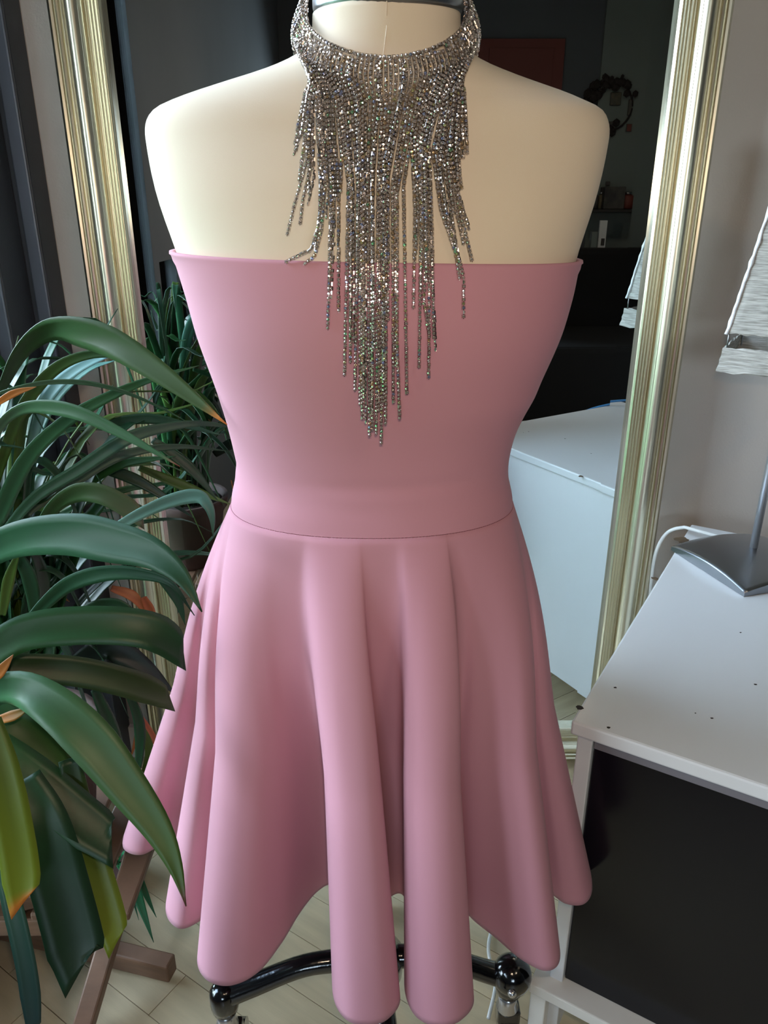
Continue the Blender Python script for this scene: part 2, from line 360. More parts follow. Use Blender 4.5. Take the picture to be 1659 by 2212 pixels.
# stand: pole, hub, bowed arms with castors
ps = latheo('pole', [(.0125, .13), (.0125, .74)], (CX, CY+.01, 0), m_chrome, form, 20)
hubz = .185
latheo('hub', [(.02, hubz-.035), (.034, hubz-.03), (.036, hubz+.005), (.026, hubz+.02), (.018, hubz+.05)], (CX, CY+.01, 0), m_black, form, 24)
arms = [((-.214, .70), .022), ((.172, .725), .03), ((.015, .53), .022), ((-.03, .93), .022)]
for (ax, ay), kr in arms:
    c0 = Vector((CX, CY+.01, hubz-.002)); e = Vector((ax, ay, .150)); mid = c0.lerp(e, .5)+Vector((0, 0, .018))
    tubeo('stand_arm', [c0, c0.lerp(e, .25)+Vector((0, 0, .012)), mid, c0.lerp(e, .8)+Vector((0, 0, .006)), e], .013, m_black, form, 14, n=20, rs=[.017-.003*sin(pi*i/19) for i in range(20)])
    dr = latheo('castor_drum', [(.012, .122), (.0175, .125), (.0195, .136), (.019, .158), (.013, .168), (.004, .170)], (ax, ay, 0), m_black, form, 20)
    latheo('castor_stem', [(.0135, .088), (.0155, .094), (.012, .104), (.0145, .1225)], (ax, ay, 0), m_chrome, dr, 20).matrix_parent_inverse = Matrix.Translation(-form.location).inverted() @ Matrix.Translation(-form.location)
    wb = bmesh.new()
    bmesh.ops.create_cone(wb, cap_ends=True, segments=24, radius1=.034, radius2=.034, depth=.024, matrix=Matrix.Translation((ax+.006, ay+.01, .0345)) @ Matrix.Rotation(pi/2, 4, 'Y') )
    bmobj('castor_wheel', wb, m_black, form)
    fb = bmesh.new(); box(fb, (ax+.003, ay+.004, .075), (.032, .024, .026), bev=.004); bmobj('castor_fork', fb, m_black, form)
kb = bmesh.new(); bmesh.ops.create_uvsphere(kb, u_segments=24, v_segments=16, radius=.027, matrix=Matrix.Translation((.174, .722, .160))); bmobj('stand_knob', kb, m_black, form, True)
kb = bmesh.new(); bmesh.ops.create_uvsphere(kb, u_segments=12, v_segments=8, radius=.006, matrix=Matrix.Translation((.170, .695, .160))); tag(bmobj('bolt', kb, m_chrome, form, True), 'small chrome bolt')

# ------------------------------------------------------------------ dress
dress = empty('strapless_dress', (CX, CY, H-.78), 'dusty pink strapless skater dress with deep rounded skirt folds', 'dress')
SEAM = -.277
rows = []; NB = 128
def dz_top(al): return -.0415-.004*sin(al)
for i in range(60):
    t = i/59; r = []
    for k in range(NB):
        al = 2*pi*k/NB; top = dz_top(al)
        if i < 4: z = top+(.0, .0012, .0012, -.001)[i]; off = (.0012, .0018, .0034, .0042)[i]
        else: u = (i-4)/55; z = top-.002+(SEAM-top)*u; off = .0042
        side = abs(sin(al))**6
        if i in (2, 3, 4, 5): off += .0025*side*(1 if i < 4 else .5)
        # soft horizontal drag lines above the waist
        off += .0014*math.exp(-((z+.245)/.010)**2)*(.5+.5*sin(3*al+1.0))*(1 if cos(al) > -.2 else 0)
        off += -.0012*math.exp(-((z+.232)/.006)**2)*(.5+.5*sin(3*al+1.0))
        off += .0010*math.exp(-((z+.165)/.012)**2)*max(0, sin(2*al-.6))
        if z < -.25: off += .004*((-.25-z)/.027)
        r.append(ringpt(max(z, SEAM), al, off))
    rows.append(r)
surf(rows, name='bodice', m=m_pink, parent=dress)
# skirt: hem curve in plan (X, D), waist angle in degrees, hem drop
HEM = [(-.335, .815, -103, .775), (-.345, .785, -99, .775), (-.338, .752, -95, .775), (-.312, .742, -92, .775), (-.285, .765, -89, .775), (-.268, .76, -86, .775),
       (-.264, .70, -83, .775), (-.257, .655, -80, .775), (-.235, .634, -77, .775), (-.210, .650, -74, .775), (-.196, .675, -71, .775), (-.200, .64, -69, .775),
       (-.207, .598, -65, .775), (-.192, .572, -60, .775), (-.165, .565, -54, .775), (-.138, .580, -47, .775), (-.117, .615, -40, .775), (-.100, .655, -34, .775), (-.082, .685, -28, .775),
       (-.064, .695, -24, .775), (-.054, .665, -22, .775), (-.056, .61, -20, .78), (-.054, .560, -17, .782), (-.040, .534, -13, .782), (-.018, .527, -9, .782), (.004, .534, -6, .782), (.0165, .558, -3.5, .782), (-.003, .602, -2.0, .78), (-.012, .650, .5, .775),
       (.014, .682, 4, .775), (.028, .668, 7.0, .775), (.026, .61, 9, .78), (.023, .565, 11, .782), (.034, .536, 15, .782), (.057, .526, 19, .782), (.080, .533, 23, .782), (.095, .556, 26, .782), (.082, .600, 27, .78), (.072, .642, 28.5, .775), (.088, .664, 31, .775),
       (.108, .642, 35, .775), (.128, .622, 42, .775), (.152, .596, 50, .775), (.176, .582, 58, .775), (.193, .592, 66, .775), (.196, .622, 71, .775), (.176, .652, 74, .775), (.176, .682, 78, .775), (.200, .684, 82, .775),
       (.218, .668, 86, .775), (.240, .668, 91, .775), (.255, .692, 96, .775), (.258, .74, 103, .775), (.240, .79, 112, .77), (.245, .85, 122, .77), (.225, .89, 131, .77), (.170, .89, 141, .77), (.15, .94, 150, .77), (.10, .97, 160, .77), (.04, .93, 170, .77),
       (-.01, .97, 180, .77), (-.07, .99, 190, .77), (-.11, .94, 200, .77), (-.16, .96, 211, .77), (-.21, .97, 221, .77), (-.235, .90, 231, .77), (-.28, .88, 241, .77), (-.30, .83, 250, .772)]
nh = len(HEM); NS = 640; hemc = []
base = []
for i in range(nh):
    x, y, a, d = HEM[i]
    if a > 120 or i == nh: pass
    base.append((x, y, a if True else a, d))
for k in range(NS):
    t = k/NS*nh; i = int(t); u = t-i
    P = []
    for j in (-1, 0, 1, 2):
        q = base[(i+j) % nh]; w = 360*((i+j)//nh); P.append((q[0], q[1], q[2]+w, q[3]))
    o = []
    for c in range(4):
        p0, p1, p2, p3 = (q[c] for q in P)
        o.append(.5*((2*p1)+(p2-p0)*u+(2*p0-5*p1+4*p2-p3)*u*u+(3*p1-p0-3*p2+p3)*u**3))
    hemc.append(o)
rows = []; NR = 70
# low-pass of the hem: the waist end of the skirt carries only the broad shape, folds grow downwards
W_ = 26
sm = []
for k in range(NS):
    sx_ = sy_ = 0; wt = 0
    for j in range(-W_, W_+1):
        w = math.exp(-(j/(W_*.5))**2); q = hemc[(k+j) % NS]; sx_ += q[0]*w; sy_ += q[1]*w; wt += w
    sm.append((sx_/wt, sy_/wt))
for i in range(NR+1):
    t = i/NR; r = []
    for k in range(NS):
        x, y, al, d = hemc[k]; w = ringpt(SEAM, R(al), .0082)
        f = min(1, t/.38); f = f*f*(3-2*f)             # how much of the fold is present
        hx = sm[k][0]+(x-sm[k][0])*(.15+.85*f); hy = sm[k][1]+(y-sm[k][1])*(.15+.85*f)
        s = t
        puff = .012*sin(pi*min(1, t/.5))*(1-t)         # stiff fabric springs out below the seam
        X = w.x+(hx-w.x)*s; Y = w.y+(hy-w.y)*s
        dl = Vector((X-CX, Y-CY, 0)); 
        if dl.length > 1e-4: dl.normalize()
        z = SEAM-(d+SEAM)*t
        r.append(Vector((X+dl.x*puff, Y+dl.y*puff, H+z-.0006)))
    rows.append(r)
sk = surf(rows, name='skirt', m=m_pink, parent=dress)
md = sk.modifiers.new('s', 'SOLIDIFY'); md.thickness = .0018; md.offset = 0
# stitched seam: short threads
bm = bmesh.new()
for k in range(150):
    al = R(-95+190*k/149); a = ringpt(SEAM-.0002, al, .0086); b = ringpt(SEAM-.0002, al+R(.75), .0086)
    beam(bm, a, b, .0004, .0005, 0)
o = bmobj('seam_stitches', bm, m_stitch, dress); o['kind'] = 'stuff'
# ------------------------------------------------------------------ rhinestone necklace
neck = empty('rhinestone_bib_necklace', (0, .66, H+.1), 'silver rhinestone choker with long crystal fringe over the dress', 'necklace')
def frontY(X, dz, off):
    a, bf, bb, cx, cy, n = body(dz, off); q = min(.98, abs((X-cx)/a)); return cy-bf*(1-q**n)**(1/n)
def onbody(px, py, off):
    D = .62; p = None
    for _ in range(14):
        p = pt(px, py, D); D = .5*D+.5*frontY(p.x, p.z-H, off)
    return pt(px, py, D)
LOW = [([], (640, 290)), ([], (636, 320)), ([(652, 280)], (632, 350)), ([(662, 350), (640, 430)], (618, 518)), ([(672, 360), (655, 430)], (648, 492)), ([(680, 380)], (665, 452)),
 ([(692, 400), (690, 480), (672, 538), (642, 553)], (604, 573)), ([(697, 400)], (680, 550)), ([(703, 400), (694, 500), (680, 552)], (650, 577)), ([(712, 400)], (706, 480)), ([(716, 400)], (708, 722)), ([(722, 400)], (711, 640)),
 ([(727, 400)], (716, 660)), ([(732, 400)], (732, 687)), ([(738, 330)], (735, 430)), ([(753, 400)], (744, 823)), ([(757, 400), (757, 600)], (757, 790)), ([(761, 400)], (757, 740)), ([(766, 400)], (765, 755)), ([(773, 400)], (767, 852)),
 ([(777, 400)], (778, 885)), ([(781, 400)], (783, 912)), ([(786, 400)], (787, 870)), ([(791, 400)], (792, 925)), ([(794, 400)], (799, 950)), ([(802, 400)], (803, 900)), ([(806, 400)], (805, 935)), ([(817, 400)], (813, 945)),
 ([(821, 400)], (818, 900)), ([(826, 400)], (824, 965)), ([(831, 400)], (828, 880)), ([(835, 400)], (833, 925)), ([(838, 380)], (838, 700)), ([(848, 400)], (850, 882)), ([(853, 400)], (856, 800)), ([(858, 420), (858, 750)], (864, 914)),
 ([(872, 400)], (879, 857)), ([(888, 300), (897, 450)], (893, 672)), ([(895, 300), (903, 450)], (897, 560)), ([(903, 300), (910, 450)], (905, 805)), ([(908, 300), (914, 450)], (908, 640)), ([(912, 300), (920, 450), (927, 600)], (926, 828)),
 ([(918, 300), (922, 450), (916, 650)], (928, 733)), ([(922, 300), (930, 450), (935, 600)], (943, 768)), ([(926, 300), (932, 450), (935, 600)], (937, 740)), ([(935, 330), (952, 450), (985, 550)], (994, 615)), ([(942, 330), (958, 450), (991, 560), (1001, 600)], (1001, 693)),
 ([(948, 330), (966, 450), (990, 540)], (996, 600)), ([(956, 330), (973, 450)], (990, 570)), ([(965, 330), (985, 450)], (1004, 538)), ([(971, 330), (992, 450)], (1021, 570)), ([(977, 330), (996, 430)], (1018, 508)), ([(984, 330)], (1000, 420)), ([(990, 250)], (992, 380)),
 ([], (1000, 350)), ([(1005, 250)], (1010, 345)), ([], (1008, 300))]
EXTRA = [(1, [], (650, 300)), (3, [(655, 330)], (645, 400)), (5, [(668, 300)], (668, 430)), (20, [(775, 350)], (772, 640)), (26, [(803, 350)], (808, 760)), (31, [(830, 350)], (828, 830)),
         (42, [(918, 350)], (922, 620)), (46, [(950, 350)], (968, 480)), (49, [(968, 350)], (980, 470)), (52, [(985, 300)], (990, 400))]
PITCH = .0032
gem_v = [(0, .0008, .0)]
def stone(V, Fc, C, mi, p, t, nrm, tint):
    t = t.normalized(); s = t.cross(nrm).normalized(); nrm = s.cross(t).normalized()
    w, h_, d = .00145, .00140, .0010; b = len(V)
    cs = [(-w, -h_), (w, -h_), (w, h_), (-w, h_)]
    for x, y in cs: V.append(p+s*x+t*y)
    for x, y in cs: V.append(p+s*x*.9+t*y*.9+nrm*d)
    Fc += [(b+0, b+1, b+5, b+4), (b+1, b+2, b+6, b+5), (b+2, b+3, b+7, b+6), (b+3, b+0, b+4, b+7)]; mi += [0]*4; C += [(.6, .6, .6)]*4
    # link bar
    q = len(V); 
    for x, y, z in ((-.0003, h_, .0004), (.0003, h_, .0004), (.0003, h_+.0006, .0004), (-.0003, h_+.0006, .0004)): V.append(p+s*x+t*y+nrm*z)
    Fc.append((q, q+1, q+2, q+3)); mi.append(0); C.append((.6, .6, .6))
    g0 = len(V); R1, R2 = .00128, .00062; r0 = random.random()*.8
    for k in range(8): a = k*pi/4+r0; V.append(p+(s*cos(a)+t*sin(a))*R1+nrm*d*.92)
    for k in range(8): a = (k+.5)*pi/4+r0; V.append(p+(s*cos(a)+t*sin(a))*R2+nrm*(d+.00062))
    for k in range(8):
        Fc.append((g0+k, g0+(k+1) % 8, g0+8+k)); Fc.append((g0+(k+1) % 8, g0+8+(k+1) % 8, g0+8+k)); mi += [1, 1]; C += [tint, tuple(v*.62 for v in tint)]
    Fc.append(tuple(g0+8+k for k in range(8))); mi.append(1); C.append(tint)
def strand(P, twist=0, name='rhinestone_strand'):
    # even resampling
    L = [0]
    for a, b in zip(P, P[1:]): L.append(L[-1]+(b-a).length)
    ph = random.random()*PITCH*.9; n = int((L[-1]-ph)/PITCH); V, Fc, C, mi = [], [], [], []; j = 0
    for i in range(n):
        s = i*PITCH+ph
        while L[j+1] < s and j < len(L)-2: j += 1
        u = (s-L[j])/max(1e-6, L[j+1]-L[j]); p = P[j].lerp(P[j+1], u); t = P[min(j+1, len(P)-1)]-P[max(j-1, 0)]
        nr = Vector((p.x*.9, -.35, .05)) if s < .03 else Vector((p.x*.6, -1, .0))
        if s < .035: q = Vector((p.x, p.y-.70, 0)); nr = q.normalized()+Vector((0, 0, .15))
        tw = twist*min(1, s/.08)
        nr = Matrix.Rotation(tw+random.gauss(0, .28), 3, t.normalized()) @ nr
        nr += Vector((random.gauss(0, .16), 0, random.gauss(0, .26)))
        c = random.random()
        tint = (.98, .86, .80) if c < .86 else (.98, .70, .42) if c < .91 else (.60, .66, 1) if c < .96 else (.95, .92, .50) if c < .985 else (.5, .95, .6)
        stone(V, Fc, C, mi, p, t, nr, tint)
    me = bpy.data.meshes.new(name); me.from_pydata([tuple(v) for v in V], [], Fc); me.materials.append(m_cup); me.materials.append(m_gem)
    me.polygons.foreach_set('material_index', mi)
    at = me.color_attributes.new('tint', 'FLOAT_COLOR', 'CORNER'); k = 0
    for f, c in zip(me.polygons, C):
        for _ in range(f.loop_total): at.data[k].color = (*c, 1); k += 1
    o = bpy.data.objects.new(name, me); COL.objects.link(o); o.parent = neck; o.matrix_parent_inverse = Matrix.Translation(-neck.location); return o
random.seed(11)
def topring(phi, up=0):
    r = .0665-up*.2; return Vector((.0015+r*sin(phi), .70-r*.93*cos(phi), H+.0985+.047*(1-cos(phi))+up))
def make_strand(phi, mids, end, offx=0, off=.0046, twist=0):
    c = cos(phi); s = sin(phi)
    top = topring(phi); P = [top]
    P.append(Vector((.0015+.0725*s, .70-.0655*c, top.z-.013-.004*(1-c))))
    bx = 834+168*s+offx; by = 158+62*max(0, c)
    if end is None:
        P.append(onbody(bx, by, off)); return strand(spline(P, 20))
    P.append(onbody(bx, by, off)); pts = [(bx, by)]+list(mids)+[end]; prev = P[-1].y
    last = P[-1]
    for a, b in zip(pts, pts[1:]):
        m = max(2, int(abs(b[1]-a[1])/28))
        for i in range(1, m+1):
            u = i/m; p = onbody(a[0]+(b[0]-a[0])*u, a[1]+(b[1]-a[1])*u, off)
            if p.y > prev: p = pt(a[0]+(b[0]-a[0])*u, a[1]+(b[1]-a[1])*u, prev+.0002)
            prev = p.y; P.append(p)
    Q = spline(P, len(P)*5)
    for q in Q:
        if q.z < top.z-.012 and abs(q.x) < .15:
            fy = frontY(q.x, q.z-H, off)
            if q.y > fy: q.y = fy
    return strand(Q, twist)
nl = len(LOW)
for i, (mids, end) in enumerate(LOW):
    s = -1+2*(i+.5)/nl; phi = R(84)*s
    make_strand(phi, mids, end, twist=random.choice((0, 0, 0, 0, .5, -.5, 1.2)))
for i, mids, end in EXTRA:
    s = -1+2*(i+1)/nl; phi = R(84)*s
    make_strand(phi, mids, end, off=.0085, twist=random.choice((0, .4, -.4)))
for s in (-1, 1):
    for k in range(14):
        phi = s*R(79+k*3.0); top = topring(phi); q = Vector((.0015+.0735*sin(phi), .70-.072*cos(phi), top.z-.016)); e = Vector((.0015+.071*sin(phi), .70-.069*cos(phi), top.z-.034)); e2 = Vector((.0015+.073*sin(phi), .70-.072*cos(phi), top.z-.050))
        strand(spline([top, q, e, e2], 16))
strand([topring(R(-120+240*i/160), .002) for i in range(161)], name='collar_chain')

# ------------------------------------------------------------------ white cabinet and what is in it
TZ = H-.55; A = Vector((.2156, .72, TZ)); ea = R(-31.5); u1 = Vector((cos(ea), sin(ea), 0)); u2 = Vector((-sin(ea), cos(ea), 0))
CW, CDp = .62, .682
cabc = A+u1*CW/2+u2*CDp/2
cab = empty('white_cabinet', (cabc.x, cabc.y, 0), 'low white cabinet with a smoked glass front and chipped top beside mirror', 'cabinet')
def cbox(name, a0, a1, b0, b1, z0, z1, m, bev=.0015, parent=cab):
    c = A+u1*(a0+a1)/2+u2*(b0+b1)/2; bm = bmesh.new(); box(bm, (c.x, c.y, (z0+z1)/2), (a1-a0, b1-b0, z1-z0), ea, bev)
    return bmobj(name, bm, m, parent)
cbox('top_panel', 0, CW, 0, CDp, TZ-.019, TZ, m_white, .003)
cbox('lower_top', -.014, CW, -.012, .05, .132, .150, m_whiteedge, .002)
cbox('side_panel', .006, .024, .012, CDp-.01, .046, TZ-.0195, m_white)
cbox('side_panel', CW-.024, CW-.006, .012, CDp-.01, .046, TZ-.0195, m_white)
cbox('back_panel', .025, CW-.025, CDp-.02, CDp-.012, .05, TZ-.02, m_white)
cbox('bottom_shelf', .025, CW-.025, .052, CDp-.022, .05, .066, m_white)
cbox('middle_shelf', .025, CW-.025, .052, CDp-.022, .134, .15, m_white)
cbox('top_lip', .025, CW-.025, .016, .03, TZ-.040, TZ-.0195, mat('grey_lip', (120, 116, 122), .5), .001)
dg = cbox('glass_door', .025, CW-.025, .020, .026, .1505, TZ-.0405, m_smoke, .001)
for a0 in (-.012, CW-.045):
    cbox('leg', a0, a0+.022, -.008, .012, 0, .1315, m_whiteedge)
cbox('leg', .004, .03, CDp-.04, CDp-.012, 0, .046, m_whiteedge); cbox('leg', CW-.03, CW-.004, CDp-.04, CDp-.012, 0, .046, m_whiteedge)
bb_ = cbox('card_box', .05, .28, .06, .30, .0665, .125, m_brownbox, .002, None)
tag(bb_, 'orange brown card box inside the bottom of the white cabinet', 'box')
def blob(px, py, r, name='chip', sx=1, m=m_chip):
    c = ptz(px, py, TZ+.0004); vs = []; n_ = 14
    for k in range(n_):
        a = 2*pi*k/n_; rr_ = r*random.uniform(.55, 1.15); vs.append((c.x+cos(a)*rr_*sx, c.y+sin(a)*rr_, c.z))
    vs2 = [(x, y, z-.0005) for x, y, z in vs]
    meshobj(name, vs+vs2, [tuple(range(n_))]+[(k, k+n_, (k+1) % n_+n_, (k+1) % n_) for k in range(n_)], m, cab)
blob(1474, 1166, .015); blob(1413, 1249, .0065); blob(1462, 1183, .009)
m_speck = mat('dark_speck', (50, 44, 40), .9)
for px, py, r in ((1329, 1485, .0016), (1315, 1571, .0018), (1538, 1551, .0013), (1502, 1540, .0008), (1600, 1366, .0012), (1632, 1478, .0016), (1252, 1528, .004)): blob(px, py, r, 'speck', 1.3, m_speck)

# ------------------------------------------------------------------ table lamp
L = Vector((.603, 1.127, TZ)); lamp = empty('table_lamp', L, 'table lamp with silver square base, slim pole and woven paper shade', 'lamp')
la = R(-73); f1 = Vector((cos(la), sin(la), 0)); f2 = Vector((-sin(la), cos(la), 0)); n_ = 24; hs = .088
vs, fs = [], []
def ltop(u, v): return .006+.010*(1-u*u)*1.0+.010*(1-v*v)+.006*(1-u*u)*(1-v*v)
for i in range(n_+1):
    for j in range(n_+1):
        u, v = -1+2*i/n_, -1+2*j/n_; bul = 1+.0*u
        vs.append(L+f1*hs*u*bul+f2*hs*v*bul+Vector((0, 0, ltop(u, v)+.001)))
for i in range(n_):
    for j in range(n_): a_ = i*(n_+1)+j; fs.append((a_, a_+n_+1, a_+n_+2, a_+1))
edge = [i*(n_+1) for i in range(n_+1)]+[n_*(n_+1)+j for j in range(1, n_+1)]+[i*(n_+1)+n_ for i in range(n_-1, -1, -1)]+[j for j in range(n_-1, 0, -1)]
b0 = len(vs); 
for e in edge: p = vs[e].copy(); p.z = L.z+.0006; vs.append(L+Vector((0, 0, 0))+(p-L)*1.0)
ne = len(edge)
for k in range(ne): fs.append((edge[k], edge[(k+1) % ne], b0+(k+1) % ne, b0+k))
fs.append(tuple(b0+k for k in range(ne)))
me = bpy.data.meshes.new('lamp_base'); me.from_pydata([tuple(v-L) for v in vs], [], fs); me.materials.append(m_steel)
for p in me.polygons[:n_*n_]: p.use_smooth = True
bm = bmesh.new(); bm.from_mesh(me); bmesh.ops.recalc_face_normals(bm, faces=bm.faces); bm.to_mesh(me); bm.free()
o = bpy.data.objects.new('lamp_base', me); COL.objects.link(o); o.parent = lamp
pc = (L.x, L.y, TZ)
latheo('pole_collar', [(.0105, .025), (.011, .0285), (.009, .031)], pc, m_chrome, lamp, 20)
latheo('lamp_pole', [(.0062, .029), (.0062, .50)], pc, mat('satin_nickel', (205, 205, 208), .38, metal=.8), lamp, 20)
def frustum(name, h0, h1, z0, z1, m, seg=14, jag=.002, th=.0025):
    vs, fs = [], []; rngs = []; random.seed(int(z0*1000))
    per = []
    for s_ in range(4):
        c = [(-1, -1), (1, -1), (1, 1), (-1, 1)]; a_, b_ = c[s_], c[(s_+1) % 4]
        for k in range(seg): u = k/seg; per.append((a_[0]+(b_[0]-a_[0])*u, a_[1]+(b_[1]-a_[1])*u))
    nz = 10
    for inner in (0, 1):
        for i in range(nz+1):
            t = i/nz; h_ = h0+(h1-h0)*t-(th if inner else 0)
            for x, y in per:
                j_ = random.uniform(-jag, jag) if i in (0, nz) else 0; w = random.uniform(-.0006, .0006)
                p = L+u1*(x*h_+w)+u2*(y*h_+w); vs.append((p.x, p.y, z0+(z1-z0)*t+j_))
    Np = len(per); off = (nz+1)*Np
    for inner in (0, 1):
        for i in range(nz):
            for k in range(Np):
                a_ = inner*off+i*Np+k; b_ = inner*off+i*Np+(k+1) % Np; fs.append((a_, b_, b_+Np, a_+Np) if not inner else (a_, a_+Np, b_+Np, b_))
    for k in range(Np):
        k2 = (k+1) % Np; fs.append((k, off+k, off+k2, k2)); fs.append((nz*Np+k, nz*Np+k2, off+nz*Np+k2, off+nz*Np+k))
    return meshobj(name, vs, fs, m, lamp)
zl0 = H-.200
frustum('lower_shade_band', .0885, .0845, zl0-.024, zl0+.010, m_paper)
frustum('lamp_shade', .0825, .043, zl0+.030, zl0+.295, m_paper)
# the four corner ribs with torn white paper edges, and the wires that carry the band
for sx_, sy_ in ((-1, -1), (1, -1), (1, 1), (-1, 1)):
    a0 = L+u1*sx_*.083+u2*sy_*.083; a0.z = zl0+.029; a1 = L+u1*sx_*.0435+u2*sy_*.0435; a1.z = zl0+.296
    bm = bmesh.new(); P = [a0.lerp(a1, k/30)+Vector((random.uniform(-.0008, .0008), random.uniform(-.0008, .0008), 0)) for k in range(31)]
    tube(bm, P, .003, 6, [random.uniform(.0018, .0036) for _ in range(31)]); bmobj('torn_edge', bm, m_torn, lamp, True)
    c0 = L+u1*sx_*.080+u2*sy_*.080; c0.z = zl0-.01; c1 = c0.copy(); c1.z = zl0+.05
    tubeo('shade_wire', [c0, c1], .0012, m_steel, lamp, 6)
for z in (zl0+.04, zl0+.20):
    for d in (u1, u2):
        h_ = .079-(z-zl0-.03)*.149
        tubeo('shade_spider', [Vector((L.x, L.y, z))-d*h_, Vector((L.x, L.y, z))+d*h_], .0014, m_steel, lamp, 6)
# cords
cpts = [L+f2*.092+Vector((-.02, .004, .0045)), pt(1505, 1146, 1.235), pt(1472, 1140, 1.262), pt(1440, 1152, 1.285), pt(1418, 1190, 1.30), pt(1408, 1240, 1.305), pt(1402, 1310, 1.31), pt(1398, 1420, 1.315)]
tag(tubeo('lamp_cord', cpts, .0032, m_cord, None, 8, n=50), 'white cord looping off the cabinet behind the silver lamp base', 'cord')
fp = [ptz(1120, 1900, .02), ptz(1085, 1960, .012), ptz(1062, 2010, .006), ptz(1055, 2050, .006), ptz(1062, 2090, .006), ptz(1070, 2130, .006), ptz(1055, 2200, .006)]
tag(tubeo('floor_cord', fp, .0028, m_cord, None, 8, n=40), 'white cord lying on the floor behind the skirt hem', 'cord')
bp = [rf(1250, 897, .44), rf(1270, 886, .445), rf(1300, 877, .45), rf(1345, 869, .46), rf(1400, 868, .47), rf(1460, 884, .47)]
tag(tubeo('blue_cable', bp, .0035, m_blue, None, 8, n=30), 'blue cable arching by the cabinet front, seen in the mirror', 'cable')

# ------------------------------------------------------------------ wooden folding stand with the potted plant
PC = Vector((-.505, .86, 0))
stand = empty('plant_stand', (-.50, .86, 0), 'brown wooden folding stand with crossed legs under the potted plant', 'plant stand')
def bmo(name, a, b, w, h_, m=m_wood2, par=stand, up=Vector((0, 0, 1))):
    bm = bmesh.new(); beam(bm, a, b, w, h_, .003, up); return bmobj(name, bm, m, par)
SZ = .262
r1a = ptz(-60, 1985, .03); r1b = ptz(372, 2092, .03)
bmo('foot_rail', r1a, r1b, .026, .034)
r2 = r1b-r1a; r2.normalize(); pr = Vector((-r2.y, r2.x, 0))
bmo('leg', ptz(168, 2260, .012), pt(300, 1815, .90), .024, .028, up=Vector((1, 0, 0)))
bmo('leg', r1a+Vector((.02, .03, .0)), pt(60, 1790, .76), .024, .028, up=Vector((1, 0, 0)))
bmo('leg', ptz(215, 2040, .02)+Vector((0, .02, 0)), pt(-60, 1880, .72), .022, .026, up=Vector((1, 0, 0)))
bmo('leg', pt(298, 1838, .93), pt(205, 2010, .93), .016, .018, up=Vector((1, 0, 0)))
bmo('upper_rail', pt(-40, 1955, .72), pt(95, 1925, .74), .03, .024)
bmo('top_rail', (-.60, .735, SZ-.015), (-.35, .735, SZ-.015), .028, .03); bmo('top_rail', (-.60, .985, SZ-.015), (-.33, .985, SZ-.015), .028, .03)
for k in range(6):
    x = -.585+k*.047; bmo('slat', (x, .72, SZ+.006), (x, 1.0, SZ+.006), .036, .012)
plant = empty('potted_plant', (PC.x, PC.y, SZ+.012), 'large potted plant with long arching dark green strap leaves by window', 'plant')
latheo('pot', [(.072, .001), (.078, .01), (.098, .15), (.108, .152), (.110, .178), (.100, .178), (.097, .16)], (PC.x, PC.y, SZ+.012), m_pot, plant, 32)
latheo('soil', [(.094, .150), (.095, .164), (.02, .170)], (PC.x, PC.y, SZ+.012), m_soil, plant, 24)
def leafmesh(P, w, tip, cols, tilt=0, fold=.22, nrm=None, n=34, name='leaf', parent=plant, base=.45, pk=.45, label=None):
    Q = spline(P, n); vs, fs, vc = [], [], []; cam0 = Vector((0, 0, H))
    c0, c1, c2 = (lin(c) for c in cols); prevs = None
    for i, q in enumerate(Q):
        t = i/(n-1); tg = (Q[min(i+1, n-1)]-Q[max(i-1, 0)]).normalized()
        v = nrm if nrm is not None else (cam0-q).normalized()
        s = tg.cross(v)
        if s.length < .05 and prevs: s = prevs.copy()
        s.normalize()
        if prevs and s.dot(prevs) < 0: s = -s
        if prevs: s = (s*.5+prevs*.5).normalized()
        prevs = s.copy()
        tl = tilt[0]+(tilt[1]-tilt[0])*t if isinstance(tilt, tuple) else tilt
        s = Matrix.Rotation(tl, 3, tg) @ s; nn = s.cross(tg).normalized()
        if nn.dot(v) < 0 and not tl: nn = -nn
        wd = base+(1-base)*min(1, t/pk) if t < pk else 1
        if tip == 'point': wd *= 1 if t < .5 else max(.02, (1-((t-.5)/.5)**1.35))
        elif tip == 'cut': wd *= 1 if t < .85 else 1-.3*(t-.85)/.15
        elif tip == 'thin': wd *= max(.03, 1-t**2.2)
        ww = w*wd/2
        for j, a_ in enumerate((-1, -.55, 0, .55, 1)):
            sk_ = 0
            if tip == 'cut': sk_ = (a_*.35-.1)*w*max(0, (t-.9)/.1)
            vs.append(q+s*a_*ww-nn*(1-abs(a_))*ww*fold+tg*sk_)
            g = .5+.5*sin(j*2.1+i*.13); m_ = tuple(c0[z]+(c1[z]-c0[z])*t for z in range(3))
            k_ = max(0, (t-.93)/.05) if c2 != c1 else 0; k_ = min(1, k_)
            m_ = tuple((m_[z]*(1.0+.16*(g-.5)-(.14 if j == 2 else 0))*(1-k_)+c2[z]*k_) for z in range(3)); vc.append(m_)
    for i in range(n-1):
        for j in range(4): b_ = i*5+j; fs.append((b_, b_+1, b_+6, b_+5))
    me = bpy.data.meshes.new(name); me.from_pydata([tuple(v) for v in vs], [], fs); me.materials.append(m_leaf)
    for p in me.polygons: p.use_smooth = True
    at = me.color_attributes.new('tint', 'FLOAT_COLOR', 'POINT')
    for k, c in enumerate(vc): at.data[k].color = (*c, 1)
    o = bpy.data.objects.new(name, me); COL.objects.link(o); o.parent = parent; o.matrix_parent_inverse = Matrix.Translation(-parent.location)
    md = o.modifiers.new('s', 'SOLIDIFY'); md.thickness = .0007
    if label: o['label'] = label
    return o
